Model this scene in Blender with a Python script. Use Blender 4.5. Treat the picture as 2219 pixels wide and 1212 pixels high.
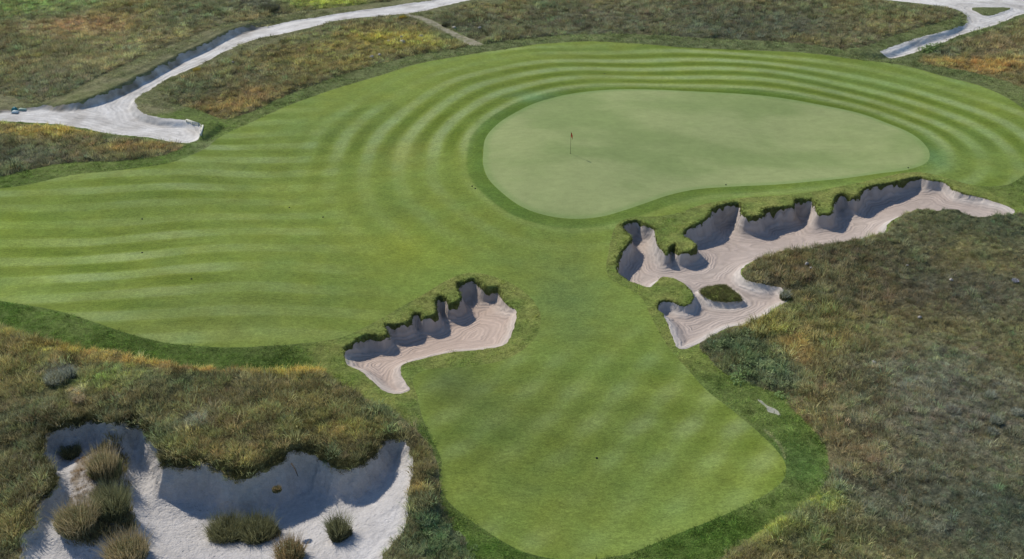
import bpy, math
import numpy as np

rng = np.random.default_rng(7)
scene = bpy.context.scene
for o in list(bpy.data.objects):
    bpy.data.objects.remove(o)

# ------------------------------------------------------------------ camera
HC = 39.6            # drone height above the fairway, metres
PITCH = 30.0         # degrees below the horizon
FPX = 2275.0         # focal length in pixels of the 2219 px wide photograph
cd = bpy.data.cameras.new('camera')
cam = bpy.data.objects.new('camera', cd)
scene.collection.objects.link(cam)
cam.location = (0, 0, HC)
cam.rotation_euler = (math.radians(90 - PITCH), 0, 0)
cd.sensor_width = 36.0
cd.lens = 36.0 * FPX / 2219.0
cd.clip_start = 0.5
cd.clip_end = 5000
scene.camera = cam

# ------------------------------------------------------------------ light
SUN_EL, SUN_AZ = math.radians(41), math.radians(-45)     # azimuth clockwise from +Y
w = bpy.data.worlds.new('World'); scene.world = w; w.use_nodes = True
nt = w.node_tree
for n in list(nt.nodes): nt.nodes.remove(n)
sky = nt.nodes.new('ShaderNodeTexSky'); sky.sky_type = 'NISHITA'; sky.sun_disc = False
sky.sun_elevation = SUN_EL; sky.sun_rotation = SUN_AZ
sky.air_density = 1.0; sky.dust_density = 0.1; sky.ozone_density = 4.0
bg = nt.nodes.new('ShaderNodeBackground'); bg.inputs['Strength'].default_value = 0.115
wo = nt.nodes.new('ShaderNodeOutputWorld')
nt.links.new(sky.outputs[0], bg.inputs[0]); nt.links.new(bg.outputs[0], wo.inputs[0])
sl = bpy.data.lights.new('sun', 'SUN'); sl.energy = 3.9; sl.angle = math.radians(0.53); sl.color = (1, 0.91, 0.79)
so = bpy.data.objects.new('sun', sl); scene.collection.objects.link(so)
sd_ = np.array([math.sin(SUN_AZ) * math.cos(SUN_EL), math.cos(SUN_AZ) * math.cos(SUN_EL), math.sin(SUN_EL)])
from mathutils import Vector
so.rotation_euler = Vector(tuple(sd_)).to_track_quat('Z', 'Y').to_euler()
so.location = (-60, 120, 80)
vs = scene.view_settings
vs.view_transform = 'Standard'; vs.look = 'None'; vs.exposure = 0.0; vs.gamma = 1.0; vs.use_curve_mapping = False

# ------------------------------------------------------------------ helpers
def lin(r, g, b, k=1.0):
    out = []
    for c in (r, g, b):
        c = c / 255.0
        out.append((c / 12.92 if c <= 0.04045 else ((c + 0.055) / 1.055) ** 2.4) * k)
    return np.array(out, dtype=np.float32)

def _hash(ix, iy, seed):
    h = (ix.astype(np.int64) * 374761393 + iy.astype(np.int64) * 668265263 + seed * 1442695041) & 0xffffffff
    h = ((h ^ (h >> 13)) * 1274126177) & 0xffffffff
    h = h ^ (h >> 16)
    return (h & 0xffffff).astype(np.float32) / float(0xffffff)

def vnoise(x, y, scale, seed=0):
    """value noise in -1..1, scale = metres per cell"""
    x = x / scale; y = y / scale
    ix = np.floor(x); iy = np.floor(y)
    fx = x - ix; fy = y - iy
    fx = fx * fx * (3 - 2 * fx); fy = fy * fy * (3 - 2 * fy)
    a = _hash(ix, iy, seed); b = _hash(ix + 1, iy, seed)
    c = _hash(ix, iy + 1, seed); d = _hash(ix + 1, iy + 1, seed)
    return ((a * (1 - fx) + b * fx) * (1 - fy) + (c * (1 - fx) + d * fx) * fy) * 2 - 1

def fbm(x, y, scale, seed=0, octv=3):
    s = 0; a = 1.0; t = 0
    for k in range(octv):
        s = s + a * vnoise(x + 17.3 * k, y - 9.1 * k, scale / 2 ** k, seed + k * 13); t += a; a *= 0.55
    return s / t

def sstep(a, b, v):
    t = np.clip((v - a) / (b - a), 0, 1)
    return t * t * (3 - 2 * t)

def macro(x, y):
    """gentle lie of the land"""
    x = np.asarray(x, dtype=float); y = np.asarray(y, dtype=float)
    return (0.45 * np.sin(x * 0.09 + 1.0) * np.sin(y * 0.075 + 0.4) + 0.35 * np.sin(x * 0.17 - y * 0.06) * np.cos(y * 0.13 + 0.8)
            + 0.12 * np.sin(x * 0.33 + y * 0.21))

cp, sp = math.cos(math.radians(PITCH)), math.sin(math.radians(PITCH))
def P(px, py, h=0.0):
    """where the line of sight through a photo pixel meets the ground (lie of the land + h)"""
    u = (px - 1109.5) / FPX; v = (606.0 - py) / FPX
    dx, dy, dz = u, cp + v * sp, -sp + v * cp
    z = h
    for _ in range(8):
        t = (z - HC) / dz
        z = float(macro(t * dx, t * dy)) + h
    return t * dx, t * dy
def ppm(px, py):
    x, y = P(px, py)
    return FPX / (y * cp + HC * sp)

def poly(pts, h=0.0, smooth=4, closed=True):
    W = np.array([P(p[0], p[1], h) for p in pts], dtype=np.float64)
    ex = np.array([p[2] if len(p) > 2 else 0.0 for p in pts])[:, None]
    W = np.hstack([W, ex])
    if smooth <= 1: return W
    n = len(W); out = []
    for i in range(n if closed else n - 1):
        p1, p2 = W[i], W[(i + 1) % n]
        p0 = W[(i - 1) % n] if closed or i > 0 else p1
        p3 = W[(i + 2) % n] if closed or i < n - 2 else p2
        for k in range(smooth):
            t = k / smooth
            q = 0.5 * ((2 * p1) + (-p0 + p2) * t + (2 * p0 - 5 * p1 + 4 * p2 - p3) * t * t + (-p0 + 3 * p1 - 3 * p2 + p3) * t ** 3)
            q[2] = p1[2] * (1 - t) + p2[2] * t
            out.append(q)
    return np.array(out)

def sdf(Wp, X, Y, margin=6.0):
    """signed distance, positive inside; far outside the margin it is clamped"""
    sh = X.shape; x = X.ravel(); y = Y.ravel()
    x0, y0 = Wp[:, 0].min() - margin, Wp[:, 1].min() - margin
    x1, y1 = Wp[:, 0].max() + margin, Wp[:, 1].max() + margin
    sel = np.where((x > x0) & (x < x1) & (y > y0) & (y < y1))[0]
    res = np.full(x.shape, -margin, dtype=np.float32)
    xs = x[sel]; ys = y[sel]
    d2 = np.full(xs.shape, 1e9); ins = np.zeros(xs.shape, bool)
    n = len(Wp)
    for i in range(n):
        ax, ay = Wp[i, 0], Wp[i, 1]; bx, by = Wp[(i + 1) % n, 0], Wp[(i + 1) % n, 1]
        ex, ey = bx - ax, by - ay
        L = ex * ex + ey * ey + 1e-12
        t = np.clip(((xs - ax) * ex + (ys - ay) * ey) / L, 0, 1)
        dd = (xs - ax - t * ex) ** 2 + (ys - ay - t * ey) ** 2
        np.minimum(d2, dd, out=d2)
        c = (ay > ys) != (by > ys)
        if c.any():
            ins ^= c & (xs < ex * (ys - ay) / (ey if abs(ey) > 1e-12 else 1e-12) + ax)
    d = np.sqrt(d2); res[sel] = np.where(ins, d, -d)
    return res.reshape(sh)

# ------------------------------------------------------------------ traced outlines (photo pixels, third number = drop into the sand, metres)
FAIRWAY = [(-150,425),(-60,412),(0,408),(56,401),(149,381),(260,369),(353,356),(401,342),(446,321),(483,293),(557,260),(650,219),(740,188),(833,161),(926,134),(1018,118),(1111,105),(1167,96),(1260,90),(1371,94),(1480,103),(1590,108),(1702,112),(1795,120),(1850,128),(1962,143),(2036,163),(2110,182),(2158,200),(2203,225),(2245,262),(2262,310),(2245,350),(2205,390),(2166,403),(2110,402),(2055,388),(1990,374),(1930,381),(1850,400),(1760,417),(1690,425),(1600,431),(1520,445),(1470,462),(1420,470),(1370,472),(1335,490),(1320,540),(1318,600),(1385,640),(1412,690),(1440,740),(1462,770),(1490,800),(1530,845),(1590,892),(1640,934),(1682,975),(1703,1010),(1694,1045),(1645,1080),(1560,1120),(1480,1152),(1420,1177),(1350,1203),(1250,1215),(1180,1208),(1120,1190),(1060,1155),(1010,1120),(970,1085),(952,1045),(957,1000),(935,950),(915,905),(905,860),(895,822),(930,800),(1010,795),(1105,775),(1165,725),(1165,665),(1110,615),(1030,592),(975,605),(925,635),(870,665),(810,700),(740,732),(640,746),(520,753),(430,750),(350,741),(250,714),(130,675),(0,652),(-150,620)]
GREEN = [(1047,335),(1052,300),(1075,272),(1110,248),(1160,224),(1220,207),(1290,197),(1380,194),(1480,197),(1590,203),(1680,211),(1760,224),(1860,245),(1930,270),(1978,292),(2010,322),(2010,350),(1968,368),(1900,377),(1800,390),(1700,399),(1600,404),(1520,409),(1460,420),(1400,440),(1350,457),(1300,470),(1240,474),(1180,466),(1130,448),(1090,420),(1060,390),(1048,362)]
BUNKER_A = [(745,755,.7),(757,748,1.0),(777,734,1.2),(798,726,1.3),(827,729,1.1),(840,721,1.1),(832,704,1.1),(858,703,1.2),(885,697,1.2),(895,680,1.3),(911,679,1.3),(919,687,1.2),(943,681,1.3),(944,666,1.3),(942,650,1.5),(953,642,1.5),(969,647,1.4),(976,658,1.3),(998,647,1.4),(993,631,1.5),(987,617,1.6),(1004,609,1.6),(1027,604,1.6),(1041,613,1.5),(1051,622,1.3),(1080,623,1.1),(1088,639,.9),(1093,652,.7),(1107,666,.5),(1120,676,.3),(1115,708,.15),(1104,734,.1),(1088,750,.1),(1043,758,.1),(990,762,.1),(951,769,.1),(911,779,.12),(885,787,.15),(869,797,.35),(872,819,.3),(882,835,.15),(890,845,.05),(869,853,.05),(848,853,.05),(824,843,.1),(800,821,.2),(779,803,.3),(753,792,.3),(746,776,.4)]
BUNKER_B = [(1350,485,1.4),(1380,478,1.5),(1401,488,1.3),(1418,495,.7),(1421,509,.5),(1425,526,.5),(1438,543,.7),(1446,549,.9),(1450,536,1.2),(1464,530,1.2),(1472,546,1.1),(1488,546,1.0),(1502,540,1.1),(1508,530,.8),(1494,519,.7),(1479,509,.8),(1489,495,1.2),(1515,483,1.5),(1537,467,1.6),(1543,454,1.7),(1570,443,1.7),(1603,441,1.7),(1608,458,1.5),(1619,469,1.4),(1647,467,1.4),(1657,454,1.5),(1702,448,1.6),(1719,445,1.6),(1723,433,1.7),(1757,433,1.7),(1769,442,1.5),(1773,461,.6),(1788,463,.8),(1801,461,1.2),(1808,429,1.5),(1826,421,1.6),(1853,428,1.5),(1869,412,1.5),(1895,403,1.25),(1930,398,1.15),(1964,389,.95),(1992,384,.8),(2013,391,.65),(2047,396,.6),(2082,417,.5),(2131,429,.45),(2176,445,.3),(2198,456,.2),(2193,466,.1),(2165,473,.2),(2120,478,.2),(2079,472,.15),(2034,466,.15),(1975,464,.15),(1943,474,.15),(1923,488,.15),(1916,507,.15),(1888,512,.15),(1853,523,.15),(1801,530,.15),(1749,541,.15),(1697,549,.2),(1664,557,.2),(1633,566,.25),(1608,584,.35),(1610,600,.4),(1633,613,.6),(1660,620,.4),(1685,622,.15),(1702,634,.05),(1709,651,.05),(1681,667,.15),(1660,684,.15),(1622,702,.1),(1577,712,.1),(1536,733,.1),(1494,754,.05),(1470,755,.05),(1459,734,.1),(1442,693,.1),(1436,680,.4),(1425,672,.6),(1428,655,.7),(1449,651,.7),(1487,662,.6),(1503,644,.6),(1491,623,.4),(1466,606,.3),(1439,601,.2),(1425,610,.1),(1408,623,.1),(1387,618,.15),(1352,603,.7),(1335,582,1.1),(1342,551,1.3),(1359,530,1.3),(1366,513,1.3),(1352,499,1.4)]
ISLAND_B = [(1518,623),(1536,613),(1567,611),(1588,623),(1608,644),(1577,646),(1543,641),(1522,630)]
WASTE = [(40,1240,.3),(43,1175,.4),(46,1158,.5),(71,1140,.5),(77,1101,.6),(100,1080,.7),(122,1062,.8),(112,1026,.9),(94,1001,1.0),(91,980,1.1),(96,944,1.2),(143,930,1.3),(189,914,1.3),(228,922,1.2),(257,933,1.2),(278,919,1.3),(306,922,1.4),(331,951,1.5),(356,983,1.6),(362,1008,1.9),(410,1006,2.2),(450,1012,2.3),(503,1030,2.4),(539,1033,2.4),(600,1008,2.4),(628,993,2.4),(682,985,2.3),(735,1008,2.2),(771,1010,2.1),(806,985,1.7),(835,955,1.2),(867,951,.8),(880,967,.4),(895,994,.2),(894,1037,.15),(885,1083,.15),(888,1122,.15),(862,1165,.15),(835,1200,.15),(815,1245,.2),(780,1330,.3),(400,1380,.3),(60,1330,.3)]
HUMMOCK = [(175,950),(225,935),(265,950),(268,1040),(288,1105),(258,1140),(190,1160),(120,1150),(118,1110),(140,1060),(135,1000)]
ROAD_A = [(-160,244),(-60,240),(0,240),(60,236),(100,230),(149,212),(223,192),(278,175),(334,150),(371,132),(408,114),(446,94),(483,78),(520,66),(576,58),(631,45),(687,37),(740,28),(814,18),(889,7),(940,0),(1010,-14),(1100,-40),(1170,-40),(1080,-12),(1020,0),(926,22),(851,32),(740,43),(687,56),(631,69),(557,84),(501,106),(446,134),(408,152),(371,167),(327,193),(300,213),(293,230),(304,249),(327,260),(371,267),(408,269),(434,277),(438,293),(427,303),(401,310),(353,304),(316,297),(238,291),(186,279),(111,269),(37,264),(0,262),(-80,259),(-160,262)]
ROAD_B = [(1860,-8),(1925,0),(1999,8),(2040,14),(2070,20),(2096,36),(2088,56),(2058,71),(2017,82),(1962,98),(1908,118),(1921,125),(1943,125),(1999,108),(2055,87),(2110,67),(2185,43),(2219,30),(2330,-2),(2330,-30),(2219,-14),(2100,-10),(1990,-12)]
ROAD_ISLAND = [(2104,17),(2150,16),(2190,17),(2175,25),(2140,35),(2120,28)]
PATH = [(872,24),(890,32),(918,37),(948,50),(1000,76),(1050,96),(1020,99),(970,73),(933,54),(905,43),(885,36)]
SCAR = [(1638,865),(1650,869),(1663,880),(1675,884),(1686,891),(1692,902),(1680,897),(1664,893),(1660,884),(1648,873)]
CUT_TURF = [(1655,933),(1675,951),(1691,972),(1699,993),(1703,994),(1696,970),(1680,948),(1660,931)]
F1 = [(-200,215),(0,208),(56,228),(126,217),(167,202),(260,163),(334,126),(390,108),(472,74),(579,46),(631,31),(740,15),(870,-2),(960,-20),(1060,-60),(1200,-200),(-200,-200)]
F2 = [(427,152),(380,180),(350,210),(362,228),(408,239),(446,246),(472,256),(498,258),(557,238),(631,202),(740,162),(833,136),(926,115),(1013,100),(965,80),(912,45),(889,38),(833,39),(740,50),(687,63),(631,80),(557,102),(483,132)]
F3 = [(933,40),(955,50),(985,66),(1045,94),(1063,95),(1148,84),(1223,76),(1334,74),(1480,80),(1628,87),(1739,95),(1832,110),(1869,110),(1925,89),(1980,71),(2036,56),(2073,41),(2069,24),(2017,15),(1925,5),(1860,-3),(1700,-40),(1700,-200),(1200,-200),(1120,-20),(1030,4),(975,22)]
F4 = [(2330,10),(2219,42),(2166,60),(2110,80),(2055,98),(1999,123),(1991,137),(2036,145),(2081,152),(2129,163),(2185,178),(2219,193),(2340,260),(2500,200),(2500,0)]
F5 = [(-200,266),(0,266),(111,273),(186,284),(238,295),(316,303),(371,308),(397,314),(382,327),(334,340),(260,349),(149,353),(74,366),(0,384),(-80,397),(-200,410)]
F6 = [(2500,480),(2219,464),(2198,462),(2193,470),(2165,477),(2120,482),(2079,476),(2034,470),(1975,468),(1943,478),(1923,492),(1918,510),(1888,516),(1853,527),(1801,534),(1749,545),(1697,553),(1664,560),(1633,569),(1610,585),(1608,600),(1633,617),(1660,624),(1685,624),(1706,634),(1712,653),(1684,671),(1660,688),(1622,706),(1577,716),(1540,735),(1515,752),(1560,800),(1617,828),(1689,855),(1724,890),(1765,930),(1790,976),(1800,1022),(1780,1058),(1742,1092),(1689,1126),(1635,1158),(1582,1193),(1550,1222),(1480,1300),(2500,1400)]
F7 = [(-200,640),(0,705),(67,732),(150,752),(267,766),(333,783),(433,799),(567,803),(640,800),(700,806),(735,832),(771,857),(831,884),(878,915),(915,945),(940,980),(950,1012),(953,1076),(965,1110),(989,1154),(1010,1183),(1010,1300),(700,1400),(-300,1400)]
F8 = [(2100,15),(2150,15),(2194,17),(2176,26),(2140,37),(2116,29)]

W_fair, W_green = poly(FAIRWAY), poly(GREEN, smooth=5)
W_ba, W_bb, W_ib = poly(BUNKER_A, smooth=3), poly(BUNKER_B, smooth=3), poly(ISLAND_B)
W_wa, W_hm = poly(WASTE, smooth=3), poly(HUMMOCK)
W_ra, W_rb, W_ri, W_pa = poly(ROAD_A), poly(ROAD_B, smooth=3), poly(ROAD_ISLAND, smooth=2), poly(PATH, smooth=2)
W_sc = poly(SCAR, smooth=2); W_ct = poly(CUT_TURF, smooth=2)
W_f = [poly(f, smooth=3) for f in (F1, F2, F3, F4, F5, F6, F7)]
BANK_A = [(472,82),(446,97),(408,113),(370,132),(334,152),(282,178),(240,199),(200,214),(150,224),(90,222),(0,226),(-160,230),(-400,-60),(700,-60),(650,24),(580,42),(520,62)]
BANK_B = [(290,222),(300,243),(325,254),(365,262),(408,264),(437,274),(441,292),(470,270),(460,258),(430,240),(380,225),(350,200),(320,200)]
BANK_C = [(1908,116),(1962,96),(2017,78),(2056,66),(2080,45),(2040,20),(1900,40),(1840,100)]
W_bka, W_bkb, W_bkc = poly(BANK_A, h=0.45), poly(BANK_B, h=0.4), poly(BANK_C, h=0.4)

# ------------------------------------------------------------------ the terrain grid
ys = [30.0]
while ys[-1] < 176:
    y = ys[-1]
    ys.append(y + (0.25 if y < 38 else 0.105 if y < 86 else 0.105 + (y - 86) * 0.0024))
ys = np.array(ys); NR, NC = len(ys), 800
fr = np.linspace(-1, 1, NC)
halfw = 0.45 * ys + 17
X = halfw[:, None] * fr[None, :]; Y = np.repeat(ys[:, None], NC, 1)
def gsample(F, x, y):
    r = np.interp(y, ys, np.arange(NR)); c = (x / (0.45 * y + 17) + 1) / 2 * (NC - 1)
    r = np.clip(r, 0, NR - 1.001); c = np.clip(c, 0, NC - 1.001)
    i = r.astype(int); j = c.astype(int); a = r - i; b = c - j
    return (F[i, j] * (1 - a) * (1 - b) + F[i + 1, j] * a * (1 - b) + F[i, j + 1] * (1 - a) * b + F[i + 1, j + 1] * a * b)

Xf = X.astype(np.float32); Yf = Y.astype(np.float32)
n03 = fbm(X, Y, 0.5, 3, 3).astype(np.float32)
n1 = fbm(X, Y, 1.6, 5, 3).astype(np.float32)
n4 = fbm(X, Y, 5.0, 9, 3).astype(np.float32)
n12 = fbm(X, Y, 14.0, 21, 3).astype(np.float32)

S_fair = sdf(W_fair, X, Y, 4); S_green = sdf(W_green, X, Y, 60)
S_ba, S_bb, S_wa = sdf(W_ba, X, Y, 5), sdf(W_bb, X, Y, 5), sdf(W_wa, X, Y, 5)
S_ib, S_hm = sdf(W_ib, X, Y, 2), sdf(W_hm, X, Y, 3)
S_ra, S_rb, S_ri, S_pa = sdf(W_ra, X, Y, 3), sdf(W_rb, X, Y, 3), sdf(W_ri, X, Y, 2), sdf(W_pa, X, Y, 2)
S_sc = sdf(W_sc, X, Y, 1); S_ct = sdf(W_ct, X, Y, 1)
S_f = [sdf(p, X, Y, 3) for p in W_f]
S_bka, S_bkb, S_bkc = sdf(W_bka, X, Y, 5), sdf(W_bkb, X, Y, 4), sdf(W_bkc, X, Y, 4)
S_rb = np.minimum(S_rb, -S_ri + 0.0)

def edge_depth(Wp, S, p=2.0, soft_=0.5):
    """drop below the lip carried in from the outline"""
    D = np.zeros_like(S, dtype=np.float32)
    sel = np.where(S > -3.0)
    x = X[sel]; y = Y[sel]
    num = np.zeros(x.shape); den = np.zeros(x.shape)
    seg = np.hypot(*(np.roll(Wp[:, :2], -1, 0) - Wp[:, :2]).T)
    for (a, b, c), L in zip(Wp, seg):
        wgt = L / ((x - a) ** 2 + (y - b) ** 2 + soft_) ** (p / 2)
        num += wgt * c; den += wgt
    D[sel] = num / den
    return D
D_ba, D_bb, D_wa = edge_depth(W_ba, S_ba), edge_depth(W_bb, S_bb), edge_depth(W_wa, S_wa, 2.0, 0.2)

D_ba *= 1.18; D_bb *= 1.42; D_wa *= 1.22
Z = macro(X, Y).astype(np.float32)
Z += 0.03 * n4
S_fes = np.max(np.stack(S_f), axis=0)
S_fes = S_fes + 0.18 * n1 + 0.15 * n03
# every bunker: steep wall where the drop is deep, a soft edge where it is shallow
nf = fbm(X, Y, 0.28, 15, 2).astype(np.float32)
S_ba_n = S_ba + 0.08 * n03 + 0.05 * nf; S_bb_n = S_bb + 0.07 * n03 + 0.05 * nf; S_wa_n = S_wa + 0.22 * n03 + 0.15 * n1
def dig(Z, S, D, bowl, wall, vf=0.45):
    ww = wall * np.clip(D / 1.3, 0.25, 1.2)
    run_ = 0.8 * D + 0.05
    prof = vf * sstep(0.0, 1.0, S / ww) + (1 - vf) * np.clip(1 - np.exp(-np.clip(S, 0, 9) * 2.0 / run_), 0, 1) / 0.95
    steep = sstep(0.3, 0.9, D); Z -= D * (prof * steep + (1 - steep) * sstep(0, 1.2, S)) + bowl * (1 - np.exp(-np.clip(S, 0, 9) / 2.5))
    Z += np.where(S < 0, 0.07 * np.clip(D, 0, 1.3) * np.exp(np.clip(S, -5, 0) / 0.9), 0.07 * np.clip(D, 0, 1.3) * np.exp(-np.clip(S, 0, 9) / 0.5))
    return Z
Z = dig(Z, S_ba_n, D_ba, 0.15, 0.42)
# grass island standing in bunker B: cancel the digging there
isl = sstep(-0.45, 0.25, S_ib + 0.08 * n03)
before = Z.copy()
Z = dig(Z, S_bb_n, D_bb, 0.15, 0.42)
Z += isl * 0.55
Z = dig(Z, S_wa_n, D_wa, 0.15, 0.9, 0.35)
Z += 0.75 * sstep(-1.0, 1.3, S_hm + 0.3 * n1)
fes_in = sstep(-0.1, 0.7, S_fes) * (1 - sstep(-0.2, 0.3, np.maximum(S_wa, np.maximum(S_ra, S_rb))))
Z += fes_in * (0.16 + 0.16 * n1 + 0.10 * n03 + 0.18 * n4)
# road cutting and banks
Hb = 0.15 + 0.95 * sstep(-1.0, 1.0, np.sin(0)) * 0
ax0, _ = P(180, 215); ax1, _ = P(500, 80)
Hb = 0.18 + 0.72 * sstep(ax0 - 6, ax0 + 3, X) * (1 - sstep(ax1 - 1, ax1 + 6, X))
Z += Hb * sstep(-0.9, 0.15, S_bka + 0.12 * n1)
Z += 0.45 * sstep(-0.7, 0.1, S_bkb + 0.08 * n03) * (1 - sstep(0.0, 1, -S_f[1]) * 0.0)
Z += 0.45 * sstep(-0.8, 0.1, S_bkc + 0.08 * n03)
S_road = np.maximum(S_ra, S_rb)
Z -= 0.10 * sstep(-0.1, 0.5, S_road + 0.1 * n03)
Z += 0.018 * n03 * sstep(0, .3, S_road)
# single mounds (photo pixel, radius m, height m)
for px, py, r, h in [(290,862,2.6,.75),(90,900,3.0,.35),(620,900,4.0,.35),(2030,485,5.5,.7),(1700,560,4.0,.45),(1860,540,4,.35),(2150,480,2.5,.4),
                     (1640,700,2.0,.3),(930,1100,1.3,.35),(50,740,4,.3),(1650,1140,1.6,.2),(560,960,3.5,.4),(420,940,2.5,.35)]:
    mx, my = P(px, py)
    Z += h * np.exp(-((X - mx) ** 2 + (Y - my) ** 2) / r ** 2) * np.clip(fes_in * 1.2, 0, 1)
# raised shoulder behind the green and around its low side
Z += 0.10 * np.exp(-((S_green + 2.5) / 1.6) ** 2) * sstep(80, 86, Y) * 0.6
S_sand_w = S_wa_n - 0.07 * np.clip(D_wa - 0.3, 0, 1.5)
S_sand_a = S_ba_n - (0.08 + 0.15 * np.clip(0.3 + n1 + n03, 0, 1.3)) * np.clip(D_ba - 0.3, 0, 1.2)
S_sand_b = np.minimum(S_bb_n - (0.07 + 0.16 * np.clip(0.3 + n1 + n03, 0, 1.3)) * np.clip(D_bb - 0.3, 0, 1.2), -(S_ib + 0.08 * n03) + 0.0)
hum_g = sstep(0.1, 0.6, S_hm)

# ------------------------------------------------------------------ plant and turf colours (albedo)
def blob(px, py, rx, ry):
    x, y = P(px, py); k = ppm(px, py)
    s = HC / math.hypot(y, HC)
    return x, y, rx / k, ry / (k * s)
FES_BLOBS = [  # px, py, rx, ry, colour, strength
    (190,60,110,20,(140,106,66),.85),(60,15,80,18,(98,118,55),.8),(160,15,60,20,(98,112,62),.7),(560,55,60,10,(140,125,75),.6),(700,8,90,14,(120,130,35),.9),(240,150,220,22,(122,112,74),.6),(300,100,160,16,(118,112,70),.5),(120,180,150,40,(82,86,64),.6),(560,20,60,12,(84,90,76),.6),
    (420,40,120,25,(84,92,62),.5),(860,90,110,22,(135,125,40),.75),(690,120,110,28,(118,108,48),.55),(480,235,60,18,(118,98,52),.7),(560,210,60,18,(112,92,52),.6),(420,190,60,25,(84,88,62),.5),(1000,70,60,20,(68,78,56),.5),(800,60,90,14,(100,92,60),.4),
    (1250,50,250,40,(80,82,62),.5),(1650,55,250,45,(72,77,62),.6),(1950,60,100,22,(104,98,56),.6),(1780,92,80,12,(96,88,52),.5),(1350,30,120,12,(96,90,66),.4),
    (2150,145,90,13,(150,112,42),.85),(2060,135,50,10,(135,115,52),.7),(2180,100,80,25,(112,98,62),.6),(2035,110,40,12,(96,108,76),.6),
    (110,285,140,13,(140,122,48),.85),(290,320,90,12,(135,105,45),.8),(60,345,140,20,(74,80,62),.6),
    (1722,762,42,38,(150,112,52),.95),(1640,700,60,25,(118,110,42),.7),(1780,720,110,60,(106,104,52),.6),(1760,860,80,70,(112,102,56),.7),(1900,620,200,70,(80,72,52),.6),(1700,600,60,40,(96,78,52),.5),(1980,470,90,22,(100,104,56),.5),(2120,500,120,40,(62,76,50),.5),
    (1650,560,60,22,(96,92,50),.6),(2100,640,150,50,(74,74,60),.6),(2050,880,220,140,(94,94,76),.85),(1990,1080,240,120,(86,89,70),.8),(2170,1130,120,80,(62,74,58),.6),(1660,1150,60,25,(118,122,40),.8),(1780,1090,50,22,(112,122,42),.8),(1600,755,70,25,(64,80,50),.85),(1690,810,50,35,(92,104,78),.75),(1640,800,60,35,(78,92,56),.75),
    (1720,1000,60,60,(108,112,52),.4),(1850,990,80,50,(112,98,62),.5),(1890,860,60,60,(98,92,60),.4),(1750,1180,110,30,(78,92,48),.5),
    (150,760,110,12,(142,126,48),.85),(300,785,80,10,(148,120,50),.85),(420,802,90,9,(138,112,52),.8),(640,808,80,12,(146,124,40),.9),(60,730,60,14,(128,118,50),.7),(200,840,120,30,(104,112,48),.6),(130,812,40,14,(98,100,88),.8),(330,850,70,18,(64,72,48),.4),
    (700,860,130,40,(98,92,46),.5),(450,880,150,45,(92,86,52),.5),(760,940,80,22,(112,104,42),.55),(640,940,60,25,(104,98,42),.5),(560,960,70,25,(90,86,60),.4),(430,930,40,20,(112,112,92),.7),(60,900,90,70,(78,78,54),.5),(40,1050,70,90,(84,82,50),.5),(905,1065,20,18,(130,104,46),.7),(910,1010,20,30,(104,96,44),.6),
    (935,1160,45,40,(66,92,58),.85),(960,1190,60,30,(74,98,56),.8),(900,1190,30,30,(92,92,62),.5),(172,862,18,10,(150,135,105),.7),(400,165,40,12,(104,100,56),.3)]
def soft(c, k=0.14):
    g = c.mean(); c = c.copy(); c[1] *= 1.0 + 0.14 * np.clip(c[0] / c[1] - 1.35, 0, 1); return c * (1 - k) + g * k
FB = [blob(*b[:4]) + (soft(lin(*b[4])), b[5] * (0.68 if b[4][0] > 1.28 * b[4][1] else 1.0)) for b in FES_BLOBS]
def fes_colour(x, y):
    a = fbm(x, y, 6.0, 31, 3); b = fbm(x, y, 1.3, 37, 3); c = fbm(x, y, 2.6, 41, 3)
    base = lin(93, 92, 63)[None, :] + np.zeros(x.shape + (1,)) * 0
    t = sstep(-0.2, 0.5, a)[..., None]; base = base * (1 - 0.7 * t) + lin(106, 100, 60) * 0.7 * t
    t = sstep(0.1, 0.6, c)[..., None]; base = base * (1 - 0.5 * t) + lin(72, 88, 58) * 0.5 * t
    for (bx, by, rx, ry, col, s) in FB:
        q = ((x - bx) / rx) ** 2 + ((y - by) / ry) ** 2
        if not (q < 5).any(): continue
        g = (s * np.clip(1.25 * np.exp(-q * 1.1 + 0.5 * b), 0, 1) * (q < 5))[..., None]
        base = base * (1 - g) + col * g
    g_ = base.mean(-1, keepdims=True); base = base * 0.9 + g_ * 0.1
    base = base * (1 + 0.28 * b[..., None] + 0.16 * c[..., None])
    return np.clip(base, 0.005, 1)

def mix(a, b, t):
    return a * (1 - t[..., None]) + b * t[..., None]
def full(col):
    return np.zeros(X.shape + (3,), dtype=np.float32) + col
# mowing stripes: rings round the green, straight runs on the fairway
def stripe(u, width, soft=0.35):
    return np.clip(np.sin(u * math.pi / width) / soft, -1, 1)
ring = stripe(-S_green - 0.9 + 0.16 * n4 + 0.05 * n1, 1.55, .8)
first_ring = sstep(-1.7, -1.35, S_green) * (S_green < 0)
a1 = math.radians(5.0); run = stripe((Y * math.cos(a1) - X * math.sin(a1)) + 0.3 * n12 + 0.12 * n4 + 0.06 * n1, 1.6, .5)
a1b = math.radians(-22.0); run_b = stripe((Y * math.cos(a1b) - X * math.sin(a1b)) + 0.35 * n12, 2.1, .8)
a2 = math.radians(57.0); low = stripe((Y * math.cos(a2) - X * math.sin(a2)) + 0.3 * n12, 1.3, .9)
a3 = math.radians(-4.0); low2 = stripe((Y * math.cos(a3) - X * math.sin(a3)) + 0.3 * n12, 1.7, .9)
gx, gy = P(1100, 560)
left_w = 1 - sstep(P(480, 520)[0], P(900, 520)[0], X + 0.25 * (Y - gy))       # 1 on the left fairway
low_w = 1 - sstep(P(1200, 830)[1], P(1200, 690)[1], Y)                         # 1 on the lower lobe
low_w = low_w * sstep(P(700, 700)[0], P(860, 700)[0], X)
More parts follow.
